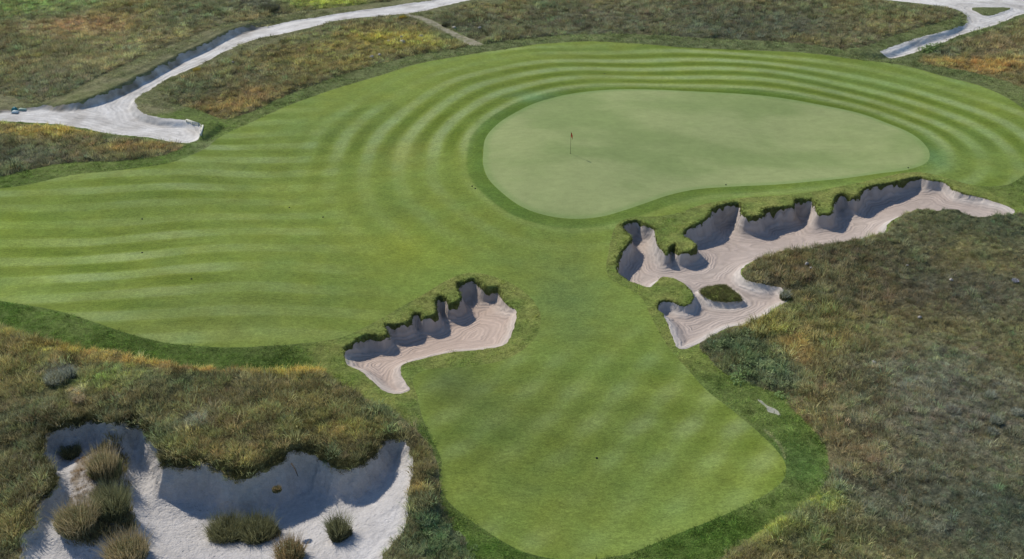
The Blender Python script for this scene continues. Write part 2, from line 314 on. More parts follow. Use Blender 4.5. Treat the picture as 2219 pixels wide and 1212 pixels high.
ring_w = np.clip(1 - left_w, 0, 1) * (1 - low_w) * (1 - sstep(15, 21, -S_green))
ring_w *= 0.4 + 0.7 * sstep(84, 97, Y + 0.25 * X)
ring_w *= sstep(P(1200, 560)[1], P(1200, 480)[1], Y) * 0.8 + 0.2
run_w = left_w * (1 - low_w)
patch = np.clip(0.55 + 0.75 * fbm(X * 0.6, Y * 1.3, 6.5, 131, 3) + 0.35 * n12, 0.12, 1.2)
patch = np.where(S_green > -12, np.clip(patch + 0.35 * sstep(88, 98, Y), 0, 1), patch)
m = ring * ring_w * 0.9 + (run * 0.75 + run_b * 0.25) * run_w * 1.0 + (low * 0.6 + low2 * 0.35) * low_w * 0.75
m = np.clip(m * patch, -1, 1)
C_light, C_dark, C_mid = lin(141,157,99), lin(96,115,40), lin(122,139,65)
col_fair = mix(full(C_mid), full(C_light), np.clip(m, 0, 1) * 1.0)
col_fair = mix(col_fair, full(C_dark), np.clip(-m, 0, 1) * 0.95)
col_fair = mix(col_fair, full(lin(84, 112, 46)), first_ring * np.clip(0.45 + 0.4 * n12 + 0.3 * n4 + 0.35 * (1 - sstep(-10, 12, X)), 0.05, 0.8))
FAIR_BLOBS = [(900,540,110,45,(136,150,56),.55),(980,620,120,30,(128,146,60),.4),(790,520,90,30,(138,150,66),.45),(40,480,90,40,(130,152,56),.5),(620,410,60,18,(134,148,66),.4),(1000,380,30,50,(122,138,56),.4),(690,250,80,30,(124,142,66),.4),(880,330,50,40,(140,146,78),.5),(80,540,170,60,(130,152,62),.45),(60,630,100,30,(140,160,80),.5),(500,720,260,25,(134,146,82),.5),(520,660,220,40,(112,124,66),.35),(700,440,120,70,(122,140,62),.35),(250,440,250,40,(98,122,56),.35),
    (1230,640,90,120,(92,112,66),.6),(1060,880,120,90,(92,108,58),.6),(1300,900,200,80,(104,120,66),.35),(1200,1000,220,100,(92,108,48),.45),(1520,1050,160,70,(124,144,70),.5),(1400,1170,200,35,(128,146,72),.5),(980,830,60,45,(86,100,58),.7),(1500,1130,80,30,(128,150,78),.4),
    (1900,180,250,22,(120,148,80),.4),(1250,108,150,9,(120,140,76),.4),(1110,290,40,40,(84,118,64),.4),(2020,340,40,35,(96,132,88),.6),(2130,320,70,60,(110,140,76),.4),(1150,210,60,12,(110,142,96),.6),(700,270,160,50,(110,132,72),.4),(850,430,50,60,(98,124,60),.35),(1600,440,200,14,(118,142,78),.4),(470,360,90,25,(128,148,88),.4),(1340,790,130,40,(104,126,58),.5)]
for px, py, rx, ry, c, s in FAIR_BLOBS:
    bx, by, ux, uy = blob(px, py, rx, ry)
    g = s * np.exp(-(((X - bx) / ux) ** 2 + ((Y - by) / uy) ** 2))
    col_fair = mix(col_fair, full(lin(*c)) * (1 + 0.22 * m[..., None]), g)
col_fair *= (1 + 0.09 * n1 + 0.07 * n4 + 0.08 * n03)[..., None]
hv = fbm(X, Y, 2.2, 151, 3)
col_fair *= np.stack([1 + 0.07 * hv, 1 + 0.0 * hv, 1 - 0.10 * hv], -1)
col_green = mix(full(lin(150, 161, 108)), full(lin(133, 149, 94)), sstep(-0.4, 0.5, fbm(X, Y * 1.6, 7, 77, 3)))
col_green = mix(col_green, full(lin(120, 146, 84)), (1 - sstep(0.15, 0.9, S_green)) * 0.5)
col_green *= (1 + 0.05 * n1 + 0.04 * n03 + 0.03 * n4)[..., None]
# mown rough: darker, coarser; yellower and thinner round the bunkers, pale trampled by the path end
S_bnk = np.maximum(S_ba, S_bb)
col_mr = mix(full(lin(95, 114, 56)), full(lin(110, 124, 68)), sstep(-0.3, 0.5, n4))
col_mr = mix(col_mr, full(lin(60, 92, 34)), sstep(0.0, 0.6, fbm(X, Y, 4.0, 91, 3)) * (Y < 75) * 0.35)
col_mr = mix(col_mr, full(lin(124, 128, 66)), sstep(-2.6, -0.2, S_bnk) * (0.55 + 0.3 * n1))
for px, py, rx, ry, c, s in [(1530,1160,180,60,(72,100,40),.6),(1740,1010,60,70,(88,116,62),.6),(450,315,40,16,(150,156,112),.6),(420,340,60,10,(104,122,66),.5),(350,235,30,18,(110,112,84),.6),(600,780,200,25,(78,98,46),.6),(900,880,40,60,(96,108,70),.7),(1290,600,30,60,(96,124,50),.6),(1390,660,30,50,(110,132,50),.6),
                              (2060,30,60,20,(112,112,84),.7),(560,90,200,18,(120,116,84),.5),(1140,700,30,40,(134,138,72),.6),(30,215,60,18,(150,146,120),.8),(1440,100,600,16,(84,100,68),.6),(1420,520,60,25,(120,126,66),.5),(1920,124,40,8,(120,130,96),.5),(720,790,90,30,(70,92,44),.6),(840,880,60,30,(96,104,66),.5),(1060,1190,60,20,(66,98,34),.7)]:
    bx, by, ux, uy = blob(px, py, rx, ry)
    g = s * np.exp(-(((X - bx) / ux) ** 2 + ((Y - by) / uy) ** 2))
    col_mr = mix(col_mr, full(lin(*c)), g)
nearb = sstep(-4.8, -0.6, S_bnk + 0.5 * n4)
soft_edge = mix(full(lin(118, 136, 68)), full(lin(128, 132, 72)), np.clip(0.5 + 0.9 * n1, 0, 1))
col_mr = mix(col_mr, soft_edge, nearb * 0.85)
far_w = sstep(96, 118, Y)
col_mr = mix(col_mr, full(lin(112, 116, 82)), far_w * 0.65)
lx = sdf(poly([(-300,262),(0,262),(300,262),(430,235),(560,150),(1000,60),(1000,-100),(-300,-100)]), X, Y, 3)
col_mr = mix(col_mr, full(lin(126, 122, 92)), sstep(-0.5, 1.0, lx) * np.clip(0.55 + 0.5 * n1, 0, 1))
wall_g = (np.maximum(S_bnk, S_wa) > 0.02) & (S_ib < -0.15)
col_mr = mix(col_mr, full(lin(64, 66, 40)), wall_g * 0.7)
col_mr *= (1 + 0.20 * n1 + 0.22 * n03)[..., None]
col_mr = mix(col_mr, full(lin(150, 152, 108)), sstep(-0.05, 0.04, S_ct) * 0.8)
col_fes = fes_colour(X, Y) * 1.5
# sand: pinkish raked sand in the greenside bunkers, whiter sand in the waste area
def sandcol(base, pale, S):
    c = mix(full(base), full(pale), np.clip((1 - sstep(0.1, 0.9, S)) * 0.6 + 0.25 * n4, 0, 1))
    return c * (1 + 0.05 * n1 + 0.05 * n03)[..., None]
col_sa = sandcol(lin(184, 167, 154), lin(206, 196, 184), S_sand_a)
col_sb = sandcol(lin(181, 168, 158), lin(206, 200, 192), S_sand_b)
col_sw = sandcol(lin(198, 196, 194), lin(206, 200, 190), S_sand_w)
def face_shade(c, S, D, col, k):  # darkens sand on the deep walls: shade painted into the colour
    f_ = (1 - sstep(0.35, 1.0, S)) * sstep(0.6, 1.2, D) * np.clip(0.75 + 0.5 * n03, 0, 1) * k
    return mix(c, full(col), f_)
col_sa = face_shade(col_sa, S_sand_a, D_ba, lin(150, 138, 128), .5); col_sb = face_shade(col_sb, S_sand_b, D_bb, lin(148, 138, 130), .5)
col_sw = face_shade(col_sw, S_sand_w, D_wa, lin(150, 145, 138), .3)
hg = np.clip(hum_g * (0.75 + 0.8 * n03 + 0.3 * n1), 0, 1)
col_sw = mix(col_sw, full(lin(128, 112, 84)), hg * 0.75)
col_road = mix(full(lin(226, 224, 218)), full(lin(196, 192, 184)), np.clip(0.35 + 0.9 * n1 + 0.4 * n4, 0, 1))
bankface = sstep(-1.1, -0.5, S_bka + 0.3 * n1)  # road colour browned and darkened here, painted tone for the shaded strip
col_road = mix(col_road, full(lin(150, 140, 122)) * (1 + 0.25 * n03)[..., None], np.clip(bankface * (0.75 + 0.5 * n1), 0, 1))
col_path = mix(full(lin(164, 158, 138)), full(lin(128, 128, 98)), np.clip(0.5 + 1.2 * n03, 0, 1))
col_scar = full(lin(178, 178, 160)) * (1 + 0.1 * n03)[..., None]

# ------------------------------------------------------------------ cut the sheet into regions along the outlines
def cols(c): return [c[..., 0], c[..., 1], c[..., 2]]
regions = [  # name, scalar, colour, distance attribute
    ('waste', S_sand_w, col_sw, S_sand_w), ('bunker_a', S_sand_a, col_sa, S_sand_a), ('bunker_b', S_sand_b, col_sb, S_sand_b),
    ('green', S_green, col_green, S_green), ('fairway', np.minimum(S_fair, -np.maximum(S_ba, S_bb) - 0.05) + 0.015 * n03, col_fair, S_fair),
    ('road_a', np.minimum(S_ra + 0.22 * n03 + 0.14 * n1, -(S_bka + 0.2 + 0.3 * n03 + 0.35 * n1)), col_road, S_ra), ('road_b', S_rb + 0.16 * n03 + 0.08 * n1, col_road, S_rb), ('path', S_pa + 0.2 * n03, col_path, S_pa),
    ('scar', S_sc + 0.03 * n03, col_scar, S_sc)]
fes_name = ['f%d' % i for i in range(7)]
for nme, s in zip(fes_name, S_f):
    regions.append((nme, s + 0.18 * n1 + 0.15 * n03, col_fes, s))
base_cols = [X, Y, Z]
scal = [r[1] for r in regions]
allv = np.stack([a.ravel().astype(np.float32) for a in base_cols + scal], axis=1)
idx = np.arange(NR * NC).reshape(NR, NC)
q = np.stack([idx[:-1, :-1], idx[:-1, 1:], idx[1:, 1:], idx[1:, :-1]], -1).reshape(-1, 4)
T = np.concatenate([q[:, [0, 1, 2]], q[:, [0, 2, 3]]])
# alternate data carried per vertex: source grid coordinate is enough to look colours up
gi = np.repeat(np.arange(NR), NC).astype(np.float32); gj = np.tile(np.arange(NC), NR).astype(np.float32)
allv = np.hstack([allv, gi[:, None], gj[:, None]])
def split(V, T, k):
    s = V[:, k]; pos = s > 0
    c = pos[T].sum(1)
    ins, out = [T[c == 3]], [T[c == 0]]
    mt = T[(c == 1) | (c == 2)]
    if len(mt):
        pm = pos[mt]; lone_pos = pm.sum(1) == 1
        lone = np.where(lone_pos, pm.argmax(1), (~pm).argmax(1))
        r = np.arange(len(mt))
        a, b, d = mt[r, lone], mt[r, (lone + 1) % 3], mt[r, (lone + 2) % 3]
        e = np.concatenate([np.stack([a, b], 1), np.stack([a, d], 1)])
        e.sort(1)
        key = e[:, 0].astype(np.int64) * (len(V) + 1) + e[:, 1]
        uk, inv = np.unique(key, return_inverse=True)
        u0 = uk // (len(V) + 1); u1 = uk % (len(V) + 1)
        t = (s[u0] / (s[u0] - s[u1]))[:, None]
        NV = V[u0] * (1 - t) + V[u1] * t
        NV[:, k] = 0
        ab = inv[:len(mt)] + len(V); ad = inv[len(mt):] + len(V)
        V = np.vstack([V, NV.astype(np.float32)])
        tl = np.stack([a, ab, ad], 1); to = np.concatenate([np.stack([ab, b, d], 1), np.stack([ab, d, ad], 1)])
        lp2 = np.concatenate([lone_pos, lone_pos])
        ins += [tl[lone_pos], to[~lp2]]; out += [tl[~lone_pos], to[lp2]]
    return V, np.concatenate(ins), np.concatenate(out)

def tag(o, label=None, cat=None, group=None, kind=None):
    if label: o['label'] = label
    if cat: o['category'] = cat
    if group: o['group'] = group
    if kind: o['kind'] = kind
    return o

def mesh_np(name, verts, tris, smooth=True, attrs=None, mat=None, parent=None, link=True):
    me = bpy.data.meshes.new(name)
    me.vertices.add(len(verts)); me.vertices.foreach_set('co', np.asarray(verts, dtype=np.float32).ravel())
    me.loops.add(len(tris) * 3); me.loops.foreach_set('vertex_index', np.asarray(tris, dtype=np.int32).ravel())
    me.polygons.add(len(tris)); me.polygons.foreach_set('loop_start', np.arange(0, len(tris) * 3, 3, dtype=np.int32))
    me.update(calc_edges=True)
    if smooth: me.polygons.foreach_set('use_smooth', np.ones(len(tris), dtype=bool))
    for an, (ty, data) in (attrs or {}).items():
        at = me.attributes.new(an, ty, 'POINT')
        at.data.foreach_set('color' if ty == 'FLOAT_COLOR' else 'vector' if ty == 'FLOAT_VECTOR' else 'value', np.ascontiguousarray(data).ravel())
    if mat: me.materials.append(mat)
    o = bpy.data.objects.new(name, me)
    if link: scene.collection.objects.link(o)
    if parent: o.parent = parent
    return o

# ------------------------------------------------------------------ materials
def new_mat(name):
    m_ = bpy.data.materials.new(name); m_.use_nodes = True
    t = m_.node_tree
    for n in list(t.nodes): t.nodes.remove(n)
    out = t.nodes.new('ShaderNodeOutputMaterial'); b = t.nodes.new('ShaderNodeBsdfPrincipled')
    t.links.new(b.outputs[0], out.inputs[0])
    b.inputs['Roughness'].default_value = 0.9
    b.inputs['Specular IOR Level'].default_value = 0.15
    return m_, t, b, out
def N(t, ty, **kw):
    n = t.nodes.new(ty)
    for k, v in kw.items(): setattr(n, k, v)
    return n
def noise(t, vec, scale, detail=3, rough=0.6, dist=0.0):
    n = N(t, 'ShaderNodeTexNoise'); n.inputs['Scale'].default_value = scale; n.inputs['Detail'].default_value = detail
    n.inputs['Roughness'].default_value = rough; n.inputs['Distortion'].default_value = dist
    t.links.new(vec, n.inputs['Vector']); return n.outputs[0]
def mapr(t, v, a, b, c, d):
    n = N(t, 'ShaderNodeMapRange'); t.links.new(v, n.inputs[0])
    for i, q_ in enumerate((a, b, c, d)): n.inputs[i + 1].default_value = q_
    return n.outputs[0]
def mth(t, op, a, b=None):
    n = N(t, 'ShaderNodeMath', operation=op)
    for i, v in enumerate((a, b)):
        if v is None: continue
        if isinstance(v, (int, float)): n.inputs[i].default_value = v
        else: t.links.new(v, n.inputs[i])
    return n.outputs[0]
def scale_col(t, col, f):
    n = N(t, 'ShaderNodeVectorMath', operation='SCALE'); t.links.new(col, n.inputs[0]); t.links.new(f, n.inputs['Scale']); return n.outputs[0]
def ground_mat(name, layers, bumps, rough=0.95, stretch=1.0, rake=None, spots=None):
    """layers: (scale, low, high) multiplicative speckle; bumps: (scale, strength metres)"""
    m_, t, b, out = new_mat(name)
    tc = N(t, 'ShaderNodeTexCoord'); mp = N(t, 'ShaderNodeMapping'); mp.inputs['Scale'].default_value = (1, stretch, 1)
    t.links.new(tc.outputs['Object'], mp.inputs[0]); v = mp.outputs[0]
    at = N(t, 'ShaderNodeAttribute', attribute_name='base'); c = at.outputs['Color']
    for s, lo, hi in layers:
        c = scale_col(t, c, mapr(t, noise(t, v, s), 0.3, 0.7, lo, hi))
    h = None
    for s, a in bumps:
        k = mth(t, 'MULTIPLY', noise(t, v, s, 4, 0.65), a)
        h = k if h is None else mth(t, 'ADD', h, k)
    if rake:
        per, amp, dark = rake
        d = N(t, 'ShaderNodeAttribute', attribute_name='dist').outputs['Fac']
        w1 = mth(t, 'ADD', d, mth(t, 'MULTIPLY', noise(t, v, 0.35, 2), 1.8))
        w1 = mth(t, 'ADD', w1, mth(t, 'MULTIPLY', noise(t, v, 2.2, 2), 0.10))
        sn = mth(t, 'SINE', mth(t, 'MULTIPLY', w1, 2 * math.pi / per))
        sn2 = mth(t, 'SINE', mth(t, 'MULTIPLY', w1, 2 * math.pi / (per * 3.3)))
        sn = mth(t, 'ADD', mth(t, 'MULTIPLY', sn, 0.6), mth(t, 'MULTIPLY', sn2, 0.5))
        vis = mapr(t, noise(t, v, 0.5, 3), 0.35, 0.65, 0.35, 1.0)
        sn = mth(t, 'MULTIPLY', sn, vis)
        h = mth(t, 'ADD', h, mth(t, 'MULTIPLY', sn, amp))
        c = scale_col(t, c, mapr(t, sn, -1, 1, 1 - dark, 1 + dark * 0.5))
    if spots:
        vo = N(t, 'ShaderNodeTexVoronoi'); vo.inputs['Scale'].default_value = spots[0]; t.links.new(v, vo.inputs['Vector'])
        pit = mapr(t, vo.outputs['Distance'], 0.0, 0.32, 1.0, 0.0)
        gate = mapr(t, noise(t, v, 0.35, 2), 0.42, 0.6, 0.0, 1.0)
        pit = mth(t, 'MULTIPLY', pit, gate)
        h = mth(t, 'SUBTRACT', h, mth(t, 'MULTIPLY', pit, spots[1]))
    bu = N(t, 'ShaderNodeBump'); bu.inputs['Strength'].default_value = 1.0; bu.inputs['Distance'].default_value = 1.0
    t.links.new(h, bu.inputs['Height']); t.links.new(bu.outputs[0], b.inputs['Normal'])
    t.links.new(c, b.inputs['Base Color']); b.inputs['Roughness'].default_value = rough
    b.inputs['Specular IOR Level'].default_value = 0.08
    return m_
M = {}
M['green'] = ground_mat('short_green_turf', [(1.2, .94, 1.06), (9, .92, 1.08), (40, .88, 1.12)], [(6, .02), (40, .006)], stretch=1.8)
M['fairway'] = ground_mat('mown_fairway_turf', [(0.7, .91, 1.09), (3.5, .82, 1.18), (9, .80, 1.20), (30, .78, 1.22)], [(3, .03), (14, .02), (45, .012)], stretch=1.6)
M['rough'] = ground_mat('coarse_mown_grass', [(1.5, .8, 1.2), (6, .72, 1.28), (22, .7, 1.3)], [(2.5, .10), (8, .07), (24, .03)], stretch=1.4)
M['fescue'] = ground_mat('thatch_under_fescue', [(1.5, .7, 1.2), (6, .6, 1.3), (22, .6, 1.3)], [(2.5, .12), (8, .08), (24, .03)])
M['sand'] = ground_mat('raked_bunker_sand', [(2, .96, 1.04), (30, .93, 1.07)], [(5, .03), (30, .01)], rake=(0.32, 0.028, 0.22))
M['waste'] = ground_mat('white_waste_sand', [(0.6, .88, 1.05), (3, .9, 1.06), (12, .92, 1.05), (40, .9, 1.06)], [(1.2, .22), (5, .09), (22, .02)], spots=(3.2, .07), rake=(0.33, 0.007, 0.05))
M['road'] = ground_mat('pale_gravel_road', [(0.8, .92, 1.05), (6, .88, 1.08), (30, .88, 1.1)], [(4, .03), (25, .012)], rake=(0.55, 0.02, 0.22))
M['path'] = ground_mat('stony_path', [(3, .8, 1.2), (12, .75, 1.25)], [(4, .06), (12, .05)])

info = {
 'waste': ('sand_waste_area', 'waste', 'large white sand waste area in the lower left under a deep grassy bank'),
 'bunker_a': ('bunker_sand', 'sand', 'raked pinkish sand of the boot shaped bunker in the middle of the fairway'),
 'bunker_b': ('bunker_sand', 'sand', 'raked grey sand of the long winding bunker right of and below the green'),
 'green': ('putting_green', 'green', 'pale smooth putting green with the flagstick'),
 'fairway': ('fairway', 'fairway', 'mown fairway with light and dark stripes around the green'),
 'road_a': ('dirt_road', 'road', 'pale dirt road sweeping across the upper left and its spur ending at the fairway'),
 'road_b': ('dirt_road', 'road', 'pale dirt road and track junction in the top right corner'),
 'path': ('gravel_path', 'path', 'narrow stony path between two patches of rough at the top'),
 'scar': ('bare_patch', 'road', 'small bare sandy scar in the dark grass right of the lower fairway'),
}
for i, nme in enumerate(fes_name):
    info[nme] = ('rough_ground', 'fescue', 'earth and thatch under the tall fescue rough')
def emit(key, V, Tt, colgrid, dist):
    if len(Tt) == 0: return
    name, mt, lab = info[key]
    u, inv = np.unique(Tt, return_inverse=True); Tt = inv.reshape(-1, 3)
    VV = V[u]; r, c = VV[:, -2], VV[:, -1]
    i = np.clip(r.astype(int), 0, NR - 2); j = np.clip(c.astype(int), 0, NC - 2); a = (r - i)[:, None]; b = (c - j)[:, None]
    cg = lambda G: G[i, j] * (1 - a) * (1 - b) + G[i + 1, j] * a * (1 - b) + G[i, j + 1] * (1 - a) * b + G[i + 1, j + 1] * a * b
    col = cg(colgrid)
    ds = cg(dist[..., None])[:, 0]
    o = mesh_np(name, VV[:, :3], Tt, True, {'base': ('FLOAT_COLOR', np.hstack([col, np.ones((len(col), 1))]).astype(np.float32)), 'dist': ('FLOAT', ds.astype(np.float32))}, M[mt])
    tag(o, lab, None, None, 'structure')
V = allv
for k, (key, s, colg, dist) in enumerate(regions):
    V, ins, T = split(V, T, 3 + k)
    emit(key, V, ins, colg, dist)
info['mown'] = ('mown_rough', 'rough', 'darker coarse mown grass bordering the fairway, bunkers and roads')
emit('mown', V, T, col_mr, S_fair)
# land beyond the detailed sheet
ring_v = np.concatenate([np.stack([X[0, :], Y[0, :], Z[0, :]], 1), np.stack([X[1:, -1], Y[1:, -1], Z[1:, -1]], 1), np.stack([X[-1, -2::-1], Y[-1, -2::-1], Z[-1, -2::-1]], 1), np.stack([X[-2:0:-1, 0], Y[-2:0:-1, 0], Z[-2:0:-1, 0]], 1)])[::6]
lv = [ring_v]
for f in (1.3, 2.2, 6, 25):
    o_ = ring_v.copy(); o_[:, 0] *= f; o_[:, 1] = (o_[:, 1] - 90) * f + 90; o_[:, 2] = macro(o_[:, 0], o_[:, 1]) if f < 3 else 0; lv.append(o_)
n = len(ring_v); tr = []
for L in range(4):
    a = np.arange(n) + L * n; b = (np.arange(n) + 1) % n + L * n
    tr.append(np.stack([a, a + n, b + n], 1)); tr.append(np.stack([a, b + n, b], 1))
lv = np.concatenate(lv)
oc = fes_colour(lv[:, 0], lv[:, 1])
o = mesh_np('ground', lv, np.concatenate(tr), True, {'base': ('FLOAT_COLOR', np.hstack([oc, np.ones((len(oc), 1))]).astype(np.float32))}, M['fescue'])
tag(o, 'open grassland beyond the golf hole', kind='structure')

# ------------------------------------------------------------------ grass plants
def plant_mat(name, source, transl=0.3, var=True):
    m_, t, b, out = new_mat(name)
    if source == 'INSTANCER':
        at = N(t, 'ShaderNodeAttribute', attribute_name='tint'); at.attribute_type = 'INSTANCER'
    else:
        at = N(t, 'ShaderNodeAttribute', attribute_name='tint')
    bl = N(t, 'ShaderNodeAttribute', attribute_name='shade')
    c = scale_col(t, at.outputs['Color'], bl.outputs['Fac'])
    di = N(t, 'ShaderNodeBsdfDiffuse'); tl = N(t, 'ShaderNodeBsdfTranslucent'); mx = N(t, 'ShaderNodeMixShader'); mx.inputs[0].default_value = transl
    t.links.new(c, di.inputs[0]); t.links.new(c, tl.inputs[0]); t.links.new(di.outputs[0], mx.inputs[1]); t.links.new(tl.outputs[0], mx.inputs[2])
    t.nodes.remove(b); t.links.new(mx.outputs[0], out.inputs[0])
    return m_
M['blade_i'] = plant_mat('grass_blades', 'INSTANCER'); M['blade_o'] = plant_mat('bush_blades', 'GEOMETRY')

def blades(n, rad, h0, h1, wid, lean, seg=2, r=None, droop=0.3, dome=False):
    """curved tapering blades growing out of a disc; returns verts, tris, shade"""
    r = r or rng
    V_, T_, S_ = [], [], []
    for k in range(n):
        a = r.uniform(0, 2 * math.pi); q_ = math.sqrt(r.uniform(0, 1)) * rad
        bx, by = q_ * math.cos(a), q_ * math.sin(a)
        h = r.uniform(h0, h1) * ((1 - 0.45 * (q_ / rad) ** 2) if dome else 1)
        da = a + r.normal(0, 0.7); ln = lean * r.uniform(0.3, 1.3) * (0.35 + 0.8 * q_ / rad) * h
        fa = r.uniform(0, math.pi); wx, wy = math.cos(fa) * wid / 2, math.sin(fa) * wid / 2
        base = len(V_); sh = r.uniform(0.6, 1.35)
        for s in range(seg + 1):
            t = s / seg; off = ln * t ** 1.7; z = h * (t - droop * t * t * min(1, ln / h))
            cx, cy = bx + math.cos(da) * off, by + math.sin(da) * off
            if s < seg:
                k_ = 1 - 0.35 * t
                V_ += [(cx - wx * k_, cy - wy * k_, z), (cx + wx * k_, cy + wy * k_, z)]; S_ += [sh, sh]
            else:
                V_.append((cx, cy, z)); S_.append(sh * 1.1)
        for s in range(seg - 1):
            b = base + 2 * s; T_ += [(b, b + 1, b + 3), (b, b + 3, b + 2)]
        b = base + 2 * (seg - 1); T_.append((b, b + 1, b + 2))
    return np.array(V_), np.array(T_), np.array(S_)
def leaves(n, rad, h, size, r=None):
    """broad leaves on a low weed"""
    r = r or rng; V_, T_, S_ = [], [], []
    for k in range(n):
        a = r.uniform(0, 6.28); q_ = math.sqrt(r.uniform(0, 1)) * rad; z = r.uniform(0.15, 1) * h * (1 - 0.5 * (q_ / rad) ** 2)
        c = np.array([q_ * math.cos(a), q_ * math.sin(a), z]); d = np.array([math.cos(a + r.normal(0, .8)), math.sin(a + r.normal(0, .8)), r.uniform(-.5, .5)]); d /= np.linalg.norm(d)
        s = np.cross(d, [0, 0, 1]) ; s /= np.linalg.norm(s); L = size * r.uniform(.6, 1.4)
        b = len(V_); V_ += [c, c + d * L * .5 + s * L * .25 + [0, 0, .02], c + d * L, c + d * L * .5 - s * L * .25 + [0, 0, .02]]
        T_ += [(b, b + 1, b + 2), (b, b + 2, b + 3)]; S_ += [r.uniform(.7, 1.3)] * 4
    return np.array(V_), np.array(T_), np.array(S_)
def merge(parts):
    V_, T_, S_, o_ = [], [], [], 0
    for v, t, s in parts:
        V_.append(v); T_.append(t + o_); S_.append(s); o_ += len(v)
    return np.concatenate(V_), np.concatenate(T_), np.concatenate(S_)
src = bpy.data.collections.new('plant_shapes')
def add_src(name, vts):
    v, t, s = vts
    o = mesh_np(name, v, t, False, {'shade': ('FLOAT', s.astype(np.float32))}, M['blade_i'], link=False)
    src.objects.link(o)
for k in range(4): add_src('a_fescue_%d' % k, blades(34, 0.26, 0.22, 0.55, 0.022, 0.75))
for k in range(2): add_src('b_dense_%d' % k, blades(60, 0.30, 0.15, 0.42, 0.02, 0.5, dome=True))
for k in range(2): add_src('c_leafy_%d' % k, leaves(60, 0.32, 0.30, 0.16))
for k in range(2): add_src('d_short_%d' % k, blades(26, 0.22, 0.05, 0.13, 0.02, 1.0))
# order in the collection info node is alphabetical: 0-3 fescue, 4-5 dense, 6-7 leafy, 8-9 short
_ng = None
def gn():
    global _ng
    if _ng: return _ng
    g = bpy.data.node_groups.new('plant_scatter', 'GeometryNodeTree')
    g.interface.new_socket('Geometry', in_out='INPUT', socket_type='NodeSocketGeometry')
    g.interface.new_socket('Geometry', in_out='OUTPUT', socket_type='NodeSocketGeometry')
    i = g.nodes.new('NodeGroupInput'); o = g.nodes.new('NodeGroupOutput')
    ci = g.nodes.new('GeometryNodeCollectionInfo'); ci.inputs['Collection'].default_value = src
    ci.inputs['Separate Children'].default_value = True; ci.inputs['Reset Children'].default_value = True
    iop = g.nodes.new('GeometryNodeInstanceOnPoints'); iop.inputs['Pick Instance'].default_value = True
    def na(nm, ty):
        n_ = g.nodes.new('GeometryNodeInputNamedAttribute'); n_.data_type = ty; n_.inputs['Name'].default_value = nm; return n_.outputs[0]
    g.links.new(i.outputs[0], iop.inputs['Points']); g.links.new(ci.outputs[0], iop.inputs['Instance'])
    g.links.new(na('pick', 'INT'), iop.inputs['Instance Index'])
    g.links.new(na('rot', 'FLOAT_VECTOR'), iop.inputs['Rotation']); g.links.new(na('scl', 'FLOAT_VECTOR'), iop.inputs['Scale'])
    g.links.new(iop.outputs[0], o.inputs[0]); _ng = g
    return g
def scatter(name, label, x, y, z, scl, pick, tint, cat=None, tilt=0.12):
    n = len(x)
    if n == 0: return
    rot = np.stack([rng.normal(0, tilt, n), rng.normal(0, tilt, n), rng.uniform(0, 6.28, n)], 1)
    o = mesh_np(name, np.stack([x, y, z], 1), np.zeros((0, 3), int), False,
        {'pick': ('INT', pick.astype(np.int32)), 'rot': ('FLOAT_VECTOR', rot.astype(np.float32)), 'scl': ('FLOAT_VECTOR', scl.astype(np.float32)),
         'tint': ('FLOAT_COLOR', np.hstack([np.clip(tint, 0, 1), np.ones((n, 1))]).astype(np.float32))}, M['blade_i'])
    md = o.modifiers.new('plants', 'NODES'); md.node_group = gn()
    tag(o, label, cat, None, 'stuff'); return o

def candidates(n, y0, y1):
    y = rng.uniform(y0, y1, n); x = rng.uniform(-1, 1, n) * (0.45 * y + 12)
    keep = rng.uniform(0, 1, n) < (0.45 * y + 12) / (0.45 * y1 + 12)
    return x[keep], y[keep]
xs, yv = [], []
for y0, y1, dens in [(33, 60, 22), (60, 90, 15), (90, 120, 9), (120, 158, 6)]:
    area = (y1 - y0) * 2 * (0.45 * y1 + 12)
    a, b = candidates(int(area * dens), y0, y1); xs.append(a); yv.append(b)
px_, py_ = np.concatenate(xs), np.concatenate(yv)
sand_any = np.maximum.reduce([S_sand_w, S_sand_a, S_sand_b, S_road, S_pa, S_green, S_fair, S_sc + 0.02])
gs = gsample(sand_any, px_, py_)
TUFT_K = 3.9
LEAFY = [blob(*b) for b in [(1600,752,90,22),(1690,815,50,40),(1640,800,60,30),(935,1150,35,30),(965,1190,60,30),(1850,1070,25,15),(1790,1085,40,12),(2035,112,45,12),(1560,760,60,14),(1000,1200,30,15)]]
def leafy_w(x, y):
    g = np.zeros(len(x))
    for bx, by, rx, ry in LEAFY: g = np.maximum(g, np.exp(-(((x - bx) / rx) ** 2 + ((y - by) / ry) ** 2)))
    return g
labels_f = ['dry mixed fescue rough above the dirt road in the upper left corner','patch of olive fescue between the dirt road and the striped fairway','broad dark fescue rough behind the green along the top edge',
 'orange tipped fescue beside the track in the top right corner','yellow fringed fescue below the dirt road at the left edge','wide brown and green fescue rough filling the right side','shaggy yellow rimmed fescue above the white sand in the lower left']
Sf_s = np.stack([gsample(s, px_, py_) for s in S_f])
own = Sf_s.argmax(0); val = Sf_s.max(0)
nz = gsample(n1, px_, py_)
